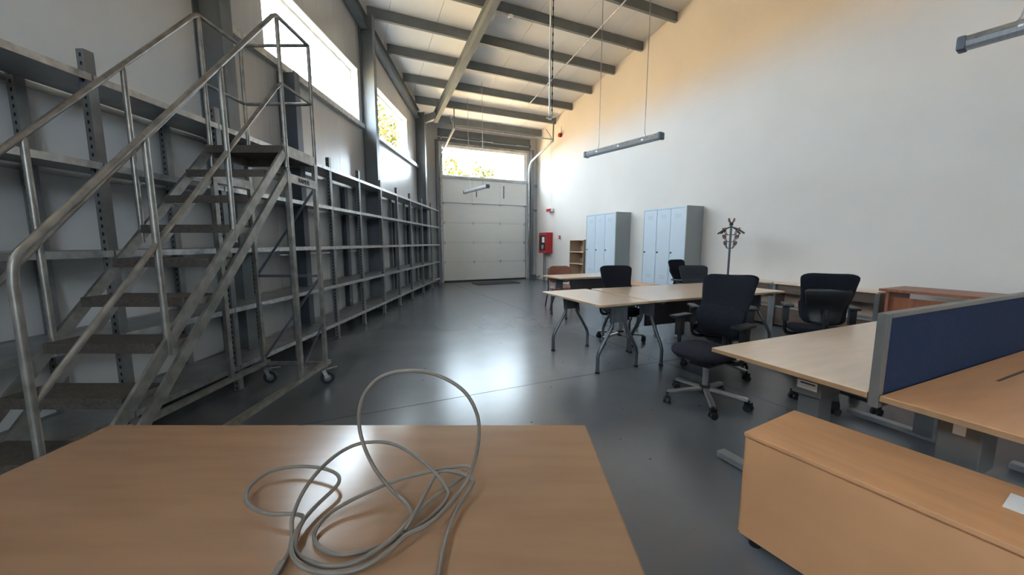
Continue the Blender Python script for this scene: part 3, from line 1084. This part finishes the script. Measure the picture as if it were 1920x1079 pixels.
MB().bb(.33, 1.63, -.21, -.15, TZ - .085, TZ - .03).build('cross_beam', M_STEELD, bd2)
lb2 = MB().bb(.179, .1795, -.20, -.165, .65, .69).build('paper_label', M_PAPER, bd2)
MB().bb(.72, 1.10, -.141, -.129, TZ - .0002, TZ + .0012).build('cable_slot', M_BROWN, bd2)

# screen between the desks
sc0 = L0 - vd * (DWID + .0225)
sc = thing('desk_screen', 'navy blue fabric desk screen with grey frame between the bench desks', 'screen', (sc0.x, sc0.y, 0), rd)
SZ0, SZ1 = TZ - .06, 1.125
MB().bb(.035, 2.06, -.012, .012, SZ0 + .02, SZ1 - .02).build('fabric_panel', M_BLUE, sc)
MB().bb(0, .035, -.018, .018, SZ0, SZ1).build('frame_post', M_SFRAME, sc, .004)
MB().bb(2.06, 2.095, -.018, .018, SZ0, SZ1).build('frame_post', M_SFRAME, sc, .004)
MB().bb(.035, 2.06, -.018, .018, SZ1 - .02, SZ1).build('frame_rail', M_SFRAME, sc, .003)
MB().bb(.035, 2.06, -.018, .018, SZ0, SZ0 + .02).build('frame_rail', M_SFRAME, sc, .003)

# ---- low cabinet
rc = math.radians(-60.5)                     # local x runs towards the viewer along its long side
cbn = thing('low_cabinet', 'orange beech low cabinet with paper sheet on top', 'cabinet', (1.075, 1.635, 0), rc)
CL, CD, CH = 1.25, .45, .55
cv = Vector((0, 1))
MB().bb(0.012, CL, .012, CD, .06, CH - .022).build('carcass', M_BEECHC, cbn, .001, seg=1)
MB().bb(0, CL + .01, 0, CD + .01, CH - .020, CH).build('cabinet_top', M_BEECHC, cbn, .002, seg=1)
MB().bb(.0, .012, .012, CD, .05, CH - .022).build('end_panel', M_BEECHC, cbn)
MB().bb(.012, CL, .0, .012, .05, CH - .026).build('back_panel', M_BEECHC, cbn)
for xx in (.06, CL - .1):
    for yy in (.05, CD - .05):
        MB().cyl((xx, yy, .03), .025, .06).build('foot', M_BLACK, cbn)
# sheet of paper on the cabinet
ps = thing('paper_sheet', 'white paper sheet lying on the low cabinet', 'paper', (0, 0, 0))
ps.location = (1.075 + .70 * math.cos(rc) - .235 * math.sin(rc), 1.635 + .70 * math.sin(rc) + .235 * math.cos(rc), CH + .0005)
ps.rotation_euler = (0, 0, rc)
MB().bb(0, .22, 0, .135, 0, .0012).build('sheet', M_PAPER, ps)


# ---- office chairs
def office_chair(label, x, y, fx, fy, fab=M_FAB, seat_m=M_FAB, arms=True, yaw_base=0.0, seat_z=.50, back_h=1.10, tilt=.10, rear_logo=False):
    rz = math.atan2(-fx, fy)
    t = thing('office_chair', label, 'chair', (x, y, 0), rz, 'office chairs')
    # seat
    mb = MB()
    pillow(mb, lambda q: .235 + .02 * math.sin(q * math.pi), .47, .085, lambda q, s: -.02 * max(0, q - .72) ** 1 * 3 + .012 * s * s, .3, 12, 12, True)
    so = merge_smooth(mb.build('seat', seat_m, t, loc=(0, -.22, seat_z - .045)))
    MB().bb(-.17, .17, -.17, .17, seat_z - .115, seat_z - .085).build('seat_pan', M_BLACK, t, .01)
    # backrest
    bh = back_h - (seat_z + .06)

    def bend(q, s):
        return .045 * math.sin(min(1, q / .55) * math.pi) * (1 if q < .55 else 0) - tilt * (q - .3) * (1 if q > .3 else .0) - .05 * max(0, q - .75) + .03 * s * s
    mb = MB()
    pillow(mb, lambda q: .185 + .065 * (q ** 1.2), bh, .06, bend, .10, 14, 18)
    bo = merge_smooth(mb.build('backrest', fab, t, loc=(0, -.235, seat_z + .06)))
    mb = MB()
    pillow(mb, lambda q: .188 + .035 * q, bh * .50, .05, lambda q, s: bend(q * .5, s) + .014, .22, 12, 10)
    merge_smooth(mb.build('lumbar_cushion', fab, bo, loc=(0, .006, .005)))
    mb = MB()
    pillow(mb, lambda q: .13 + .075 * q, bh * .72, .02, lambda q, s: bend(q * .75, s) - .040, .12, 10, 10)
    merge_smooth(mb.build('rear_shell', M_BLACK, bo))
    MB().tube(smooth_path([(0, -.05, seat_z - .10), (0, -.20, seat_z - .11), (0, -.275, seat_z - .03), (0, -.275, seat_z + .22)]), [.028] * 19, 8).build('back_support', M_BLACK, t)
    # arms
    if arms:
        for s in (-1, 1):
            am = MB()
            am.tube(smooth_path([(s * .12, -.02, seat_z - .10), (s * .24, -.02, seat_z - .10), (s * .285, -.02, seat_z - .06), (s * .29, -.02, seat_z + .06)]), .018, 8)
            am.bb(s * .29 - .028, s * .29 + .028, -.05, .01, seat_z + .04, seat_z + .21)
            ao = am.build('armrest', M_BLACK, t)
            MB().bb(s * .28 - .042, s * .28 + .042, -.14, .11, seat_z + .21, seat_z + .24).build('arm_pad', M_BLACK, ao, .012)
    MB().bb(-.09, .09, -.13, .12, seat_z - .165, seat_z - .115).build('tilt_mechanism', M_BLACK, t, .012)
    MB().bar((.10, .04, seat_z - .14), (.25, .05, seat_z - .145), .02, .012).build('lever', M_BLACK, t)
    MB().cyl((0, 0, (.12 + seat_z - .165) / 2), .025, seat_z - .165 - .12).build('gas_lift', M_CHROME, t)
    MB().cyl((0, 0, .125), .045, .075, n=20).build('base_hub', M_BLACK, t)
    for k in range(5):
        an = yaw_base + k * 2 * math.pi / 5
        dx, dy = math.cos(an), math.sin(an)
        ba = MB().bar((dx * .03, dy * .03, .13), (dx * .33, dy * .33, .098), .045, .028).build('base_arm', M_CHROME, t, .006)
        wy = an + 1.1 + k * .8
        cs = MB()
        cs.cyl((0, 0, .075), .011, .05, n=8)
        cs.bb(-.028, .028, -.018, .018, .048, .085)
        co = cs.build('castor', M_BLACK, t, .004, loc=(dx * .335, dy * .335, 0))
        co.rotation_euler = (0, 0, wy)
        for s in (-1, 1):
            MB().cyl((0, s * .022, .030), .030, .018, 'y', 16).build('wheel', M_RUB, co)
    return t


office_chair('black office chair with plum seat turned away from the table block', 1.72, 3.20, -.85, -.52, M_FAB, M_SEATF, yaw_base=1.05, seat_z=.515, back_h=1.13)
office_chair('black office chair tucked under the block right behind the plum-seated chair', 2.28, 4.02, .18, .98, seat_z=.50, back_h=1.10, yaw_base=.3)
office_chair('black office chair behind the free end of the block, in front of the lockers', 1.56, 5.27, .06, -1, seat_z=.50, back_h=1.08, yaw_base=.5)
office_chair('charcoal office chair on the locker side of the table block', 3.13, 6.22, -.15, -.98, M_FABG, M_FABG, seat_z=.49, back_h=1.02, tilt=.2, yaw_base=.2)
office_chair('black office chair standing alone right in front of a locker', 3.33, 7.02, .5, -.87, seat_z=.50, back_h=1.09, yaw_base=.9)
office_chair('black office chair facing the low bookcases by the white wall', 3.34, 4.02, .42, .9, seat_z=.51, back_h=1.11, yaw_base=.1)

# low castered stool under the bench desk
st = thing('castor_stool', 'black low castored stool tucked under the pale bench desk', 'stool', (2.85, 3.18, 0), .3)
MB().cyl((0, 0, .47), .19, .06, n=24).build('seat', M_FAB, st, .0)
MB().cyl((0, 0, .28), .025, .33).build('gas_lift', M_CHROME, st)
for k in range(5):
    an = k * 2 * math.pi / 5
    MB().bar((0, 0, .13), (math.cos(an) * .29, math.sin(an) * .29, .10), .045, .03).build('base_arm', M_BLACK, st)
    co = MB().bb(-.028, .028, -.018, .018, .048, .10).build('castor', M_BLACK, st, .004, loc=(math.cos(an) * .29, math.sin(an) * .29, 0))
    for s in (-1, 1):
        MB().cyl((0, s * .022, .030), .030, .018, 'y', 16).build('wheel', M_RUB, co)

# ---- brown visitor chair
vc = thing('visitor_chair', 'tan brown visitor chair with black legs behind the mesh-panel table', 'chair', (1.07, 7.92, 0), math.radians(186))
mb = MB()
pillow(mb, lambda q: .25, .44, .07, lambda q, s: 0, .3, 12, 12, True)
merge_smooth(mb.build('seat', M_LEATH, vc, loc=(0, -.2, .45)))
mb = MB()
pillow(mb, lambda q: .26, .36, .05, lambda q, s: -.05 * q + .04 * s * s, .3, 14, 12)
merge_smooth(mb.build('backrest', M_LEATH, vc, loc=(0, -.25, .55)))
for s in (-1, 1):
    MB().tube(smooth_path([(s * .31, .26, .01), (s * .255, .2, .43), (s * .25, 0, .43), (s * .245, -.2, .43)], 5), .014, 8).build('leg', M_BLACK, vc)
    MB().tube(smooth_path([(s * .30, -.3, .01), (s * .25, -.235, .43), (s * .25, -.27, .60), (s * .24, -.30, .85)], 5), .014, 8).build('leg', M_BLACK, vc)
MB().tube([(-.25, -.2, .42), (.25, -.2, .42)], .012, 8).build('stretcher', M_BLACK, vc)


# ---- lockers
def locker(label, a_front_near, width, hgt):
    """front-near lower corner in world, door front facing -E1"""
    t = thing('metal_locker', label, 'locker', (a_front_near[0], a_front_near[1], 0), RZ, 'metal lockers')
    D = .50
    b = MB()
    b.bb(.022, D, 0, .02, .10, hgt).bb(.022, D, width - .02, width, .10, hgt).bb(D - .015, D, .02, width - .02, .10, hgt)
    b.bb(.022, D - .015, .02, width - .02, hgt - .02, hgt).bb(.022, D - .015, .02, width - .02, .10, .12)
    b.build('body', M_LOCKS, t)
    MB().bb(.06, D - .02, .03, width - .03, 0, .10).build('plinth', M_LOCKS, t)
    fr = MB()
    fr.bb(.0, .022, 0, .018, .10, hgt).bb(.0, .022, width - .018, width, .10, hgt).bb(0, .022, .018, width - .018, hgt - .035, hgt).bb(0, .022, .018, width - .018, .10, .13)
    fr.build('front_frame', M_LOCK, t)
    dw = (width - .036) / 3
    for k in range(3):
        y0 = .018 + k * dw
        d = MB().bb(.004, .02, y0 + .004, y0 + dw - .004, .135, hgt - .04).build('door', M_LOCK, t, .002, seg=1)
        v = MB()
        for zz in (hgt - .20, hgt - .17, hgt - .23, .62, .65, .68):
            for yy in (.40, .6):
                v.bb(.002, .0042, y0 + dw * yy - .03, y0 + dw * yy + .03, zz - .004, zz + .004)
        v.build('vent_slots', M_LOCKS if hgt > 0 else M_LOCK, d)
        MB().cyl((-.004, y0 + dw - .05, hgt * .55), .018, .02, 'x', 12).build('lock', M_BLACK, d)
    return t


locker('grey three-door metal locker nearer the coat stand', (3.586, 7.80), 1.20, 2.18)
locker('grey three-door metal locker beside the open bookcase', (2.68, 9.79), 1.28, 2.21)

# ---- tall open bookcase
bc = thing('open_bookcase', 'beech open bookcase with brown back beside the far locker', 'bookcase', (2.115, 11.12, 0), RZ)
BW, BD, BH = .74, .40, 1.50
MB().bb(0, BD, 0, .02, 0, BH).build('side_panel', M_BROWNB, bc)
MB().bb(0, BD, BW - .02, BW, 0, BH).build('side_panel', M_BROWNB, bc)
MB().bb(BD - .01, BD, .02, BW - .02, 0, BH).build('back_panel', M_BROWNB, bc)
for z in (.05, .40, .76, 1.12, BH - .02):
    MB().bb(0, BD - .01, .02, BW - .02, z, z + .02).build('shelf', M_BEECHT, bc)

# ---- coat stand
cs = thing('coat_stand', 'black tubular coat stand with wooden pegs by the white wall', 'coat stand', (3.92, 6.76, 0))
MB().tube([(0, 0, .03), (0, 0, 1.74)], .018, 12).build('pole', M_LEG, cs)
MB().lathe([(.0, 0), (.19, 0), (.19, .02), (.05, .045), (.0, .05)]).build('base', M_LEG, cs)
MB().cyl((0, 0, 1.75), .03, .06).build('top_cap', M_BLACK, cs)
for k in range(4):
    an = k * math.pi / 2 + .42
    dx, dy = math.cos(an), math.sin(an)
    ar = MB().tube(smooth_path([(0, 0, 1.70), (dx * .12, dy * .12, 1.66), (dx * .22, dy * .22, 1.60)]), .010, 8).build('hook_arm', M_BLACK, cs)
    MB().tube([(dx * .15, dy * .15, 1.64), (dx * .25, dy * .25, 1.58)], .016, 8).build('hat_peg', M_BLACK, ar)
    for z0, rr in ((1.56, .14), (1.44, .13), (1.32, .10)):
        hk = MB().tube(smooth_path([(0, 0, z0), (dx * rr * .6, dy * rr * .6, z0 + .0), (dx * rr, dy * rr, z0 + .07)]), .007, 8).build('hook_arm', M_LEG, cs)
        MB().tube([(dx * rr, dy * rr, z0 + .05), (dx * (rr + .01), dy * (rr + .01), z0 + .09), (dx * (rr + .02), dy * (rr + .02), z0 + .12)], [.012, .02, .012], 8).build('peg', M_PEG, hk)
for s in (-1, 1):
    MB().tube([(s * .015, 0, 1.76), (s * .04, 0, 1.80), (s * .05, 0, 1.85)], [.009, .02, .014], 8).build('peg', M_PEG, cs)


# ---- low bookcases along the white wall
def low_case(label, b0, length):
    t = thing('low_bookcase', label, 'bookcase', P(A_R - .32, b0), RZ, 'low bookcases along the white wall')
    D, HH = .31, .745
    MB().bb(-.015, D, 0, length, HH - .022, HH).build('top_board', M_BEECHT, t)
    for y in (.0, length - .02):
        MB().bb(.01, D, y, y + .02, .03, HH - .022).build('side_panel', M_BROWN, t)
        MB().bb(-.012, .012, y - .014, y + .034, 0, HH - .022).build('front_post', M_CHROME, t)
    MB().bb(D - .012, D, .02, length - .02, .03, HH - .022).build('back_panel', M_BROWNB, t)
    MB().bb(.015, D - .012, .02, length - .02, .33, .35).build('shelf', M_SHELF, t)
    MB().bb(.015, D - .012, .02, length - .02, .03, .05).build('shelf', M_BROWN, t)
    MB().bb(.02, .032, .02, length - .02, .05, .32).build('lower_front', M_BROWN, t)
    MB().bb(.02, .032, .02, length - .02, .58, HH - .022).build('shade_strip', M_BROWN, t)  # dark strip standing in for the shade under the top board


low_case('low brown and beech bookcase on the wall next to the coat stand', 3.94, 1.37)
low_case('low brown and beech bookcase on the wall next to the red brown desk', 2.54, 1.37)

# ---- red-brown desk near the wall
rb = thing('wooden_desk', 'red brown veneer desk against the white wall beyond the blue screen', 'desk', P(6.08, 2.32), RZ)
BZ = .85
MB().bb(0, .66, -1.7, 0, BZ - .03, BZ).build('desk_top', M_RED, rb, .002, seg=1)
MB().bb(.06, .62, -.08, -.05, 0, BZ - .03).build('side_panel', M_RED, rb)
MB().bb(.06, .62, -1.65, -1.62, 0, BZ - .03).build('side_panel', M_RED, rb)
MB().bb(.10, .12, -1.62, -.08, .15, BZ - .10).build('modesty_panel', M_RED, rb)

# ---- fire hose cabinet and wall fittings
fc_ = thing('fire_cabinet', 'red fire hose cabinet with glass window on the white wall', 'fire cabinet', (1.25, 13.56, 0), RZ)
MB().bb(.012, .245, 0, .60, 1.03, 1.78).build('cabinet_box', M_REDP, fc_, .006)
MB().bb(0, .012, .01, .59, 1.04, 1.77).build('cabinet_door', M_REDP, fc_, .003)
wn = MB().bb(-.004, 0, .10, .52, 1.13, 1.68).build('window', M_BLACK, fc_)
MB().bb(-.008, -.004, .16, .34, 1.42, 1.62).build('notice', M_PAPER, wn)
MB().cyl((-.006, .30, 1.26), .085, .004, 'x', 20).build('hose_reel', M_GALV, wn)
for yy in (.36, .47):
    MB().tube([(.15, yy, .0), (.15, yy, 1.03)], .022, 8).build('riser_pipe', M_STEEL, fc_)
cp = thing('alarm_call_point', 'small red alarm call point on the wall beside the fire cabinet', 'call point', P(A_R - .05, 11.35, 1.55), RZ)
MB().bb(0, .045, -.055, .055, 0, .11).build('housing', M_REDP, cp, .008)
MB().bb(-.003, 0, -.03, .03, .03, .08).build('press_pane', M_PAPER, cp)
al = thing('alarm_sounder', 'red alarm sounder high on the white wall near the roof', 'alarm', P(A_R - .09, 11.35, 4.98), RZ)
MB().cyl((.04, 0, .06), .07, .08, 'x', 18).build('sounder', M_REDP, al)
MB().tube([(.075, 0, .12), (.075, 0, .35)], .01, 8).build('conduit', M_WPLAST, al)
el = thing('exit_light', 'red and white emergency light box hung on conduits at the white wall', 'emergency light', P(A_R - .12, 11.95, 2.52), RZ)
MB().bb(0, .09, -.17, .17, 0, .12).build('housing', M_WPLAST, el, .01)
MB().bb(-.004, 0, -.16, .16, .01, .11).build('sign_plate', M_REDP, el)
for yy in (-.05, .05):
    MB().tube([(.05, yy, .12), (.05, yy, roof(11.95) - 2.53)], .009, 8).build('conduit', M_WPLAST, el)

# smoke detectors
for (aa, bb_, dz, lab) in ((3.42, 7.62, -.21, 'white smoke detector under a purlin beside the rafter'), (6.72, 7.85, -.012, 'white smoke detector on the roof near the white wall')):
    sd = thing('smoke_detector', lab, 'detector', P(aa, bb_, roof(bb_) + dz - .05), 0)
    MB().lathe([(0, 0), (.03, 0), (.045, .015), (.06, .03), (.062, .055), (0, .055)]).build('sensor_head', M_WPLAST, sd)
    MB().cyl((0, 0, .004), .02, .012, n=12).build('grille', M_STEELD, sd)


# ---- suspended strip lamps
def strip_lamp(label, p0, p1, wires=True):
    p0, p1 = Vector(p0), Vector(p1)
    c = (p0 + p1) / 2
    L = (p1 - p0).length
    rz = math.atan2(p1.y - p0.y, p1.x - p0.x)
    t = thing('strip_lamp', label, 'lamp', c, rz, 'suspended strip lamps')
    prof = [(-.055, .0), (-.035, .045), (.035, .045), (.055, .0)]
    n = len(prof)
    v, f = [], []
    for x in (-L / 2 + .05, L / 2 - .05):
        v += [(x, a_, b_) for a_, b_ in prof]
    for k in range(n):
        f.append((k, (k + 1) % n, n + (k + 1) % n, n + k))
    f += [tuple(range(n))[::-1], tuple(range(n, 2 * n))]
    MB().add(v, f).build('housing', M_GALV, t)
    prof = [(-.056, -.002), (-.05, -.035), (-.025, -.052), (.025, -.052), (.05, -.035), (.056, -.002)]
    n = len(prof)
    v, f = [], []
    for x in (-L / 2 + .05, L / 2 - .05):
        v += [(x, a_, b_) for a_, b_ in prof]
    for k in range(n):
        f.append((k, (k + 1) % n, n + (k + 1) % n, n + k))
    f += [tuple(range(n))[::-1], tuple(range(n, 2 * n))]
    MB().add(v, f).build('diffuser', M_DIFF, t)
    for s in (-1, 1):
        MB().bb(min(s * L / 2, s * (L / 2 - .05)), max(s * L / 2, s * (L / 2 - .05)), -.06, .06, -.055, .05).build('end_cap', M_STEELD, t, .014)
    for k in range(3):
        x = (-.3 + .3 * k) * L
        MB().bb(x - .012, x + .012, -.058, .058, -.012, .004).build('clip', M_GALV, t)
    if wires:
        for s in (-1, 1):
            xx = s * L * .30
            wpt = c + Vector((math.cos(rz), math.sin(rz), 0)) * xx
            zt = roofw(wpt.x, wpt.y) - c.z - .012
            MB().tube(smooth_path([(xx + .03 * s, 0, .045), (xx, 0, .12), (xx, 0, .4), (xx, .01, zt * .5), (xx, 0, zt)], 4), .0065, 6).build('suspension_wire', M_SHELF, t)
    else:
        for s in (-1, 1):
            MB().bb(s * L * .3 - .02, s * L * .3 + .02, -.03, .03, .045, .10).build('bracket', M_GALV, t)
    return t


strip_lamp('suspended grey strip lamp hanging above the meeting tables', (1.339, 7.033, 3.0), (2.233, 5.773, 3.0))
strip_lamp('suspended strip lamp hanging in front of the sectional door', (-1.507, 12.128, 3.0), (-.676, 10.777, 3.0))
dl = Vector((.53, -.85, 0)).normalized() * 1.55
strip_lamp('suspended strip lamp hanging above the bench desks', (3.60, 3.23, 3.0), Vector((3.60, 3.23, 3.0)) + dl)
q1 = Vector((-1.05, 6.95, 0))
zz = roofw(q1.x, q1.y) - .34
q1.z = zz
q0 = q1 - E1 * 1.5
strip_lamp('clear strip lamp fixed below the roof near the window wall', q0, q1, wires=False)

# ---- hanging chain and rod
hc = thing('hoist_chain', 'black chain beside a white rod hanging from the roof, with a cross handle', 'chain', (.585, 6.0, 3.30))
zt = roofw(.585, 6.0) - 3.30
MB().tube([(-.012, 0, .03), (-.012, 0, zt)], .012, 8).build('rod', M_WPLAST, hc)
mb = MB()
nl = int((zt - .05) / .06)
for k in range(nl):
    z = .05 + k * .06
    mb.bb(.018, .038, -.005, .005, z, z + .045) if k % 2 else mb.bb(.023, .033, -.010, .010, z - .012, z + .057)
mb.build('chain', M_BLACK, hc)
MB().bar((-.06, 0, .02), (.07, 0, .03), .03, .02).build('cross_handle', M_WPLAST, hc)
MB().bar((.0, 0, -.01), (.0, 0, .06), .05, .03).build('clamp', M_GALV, hc)
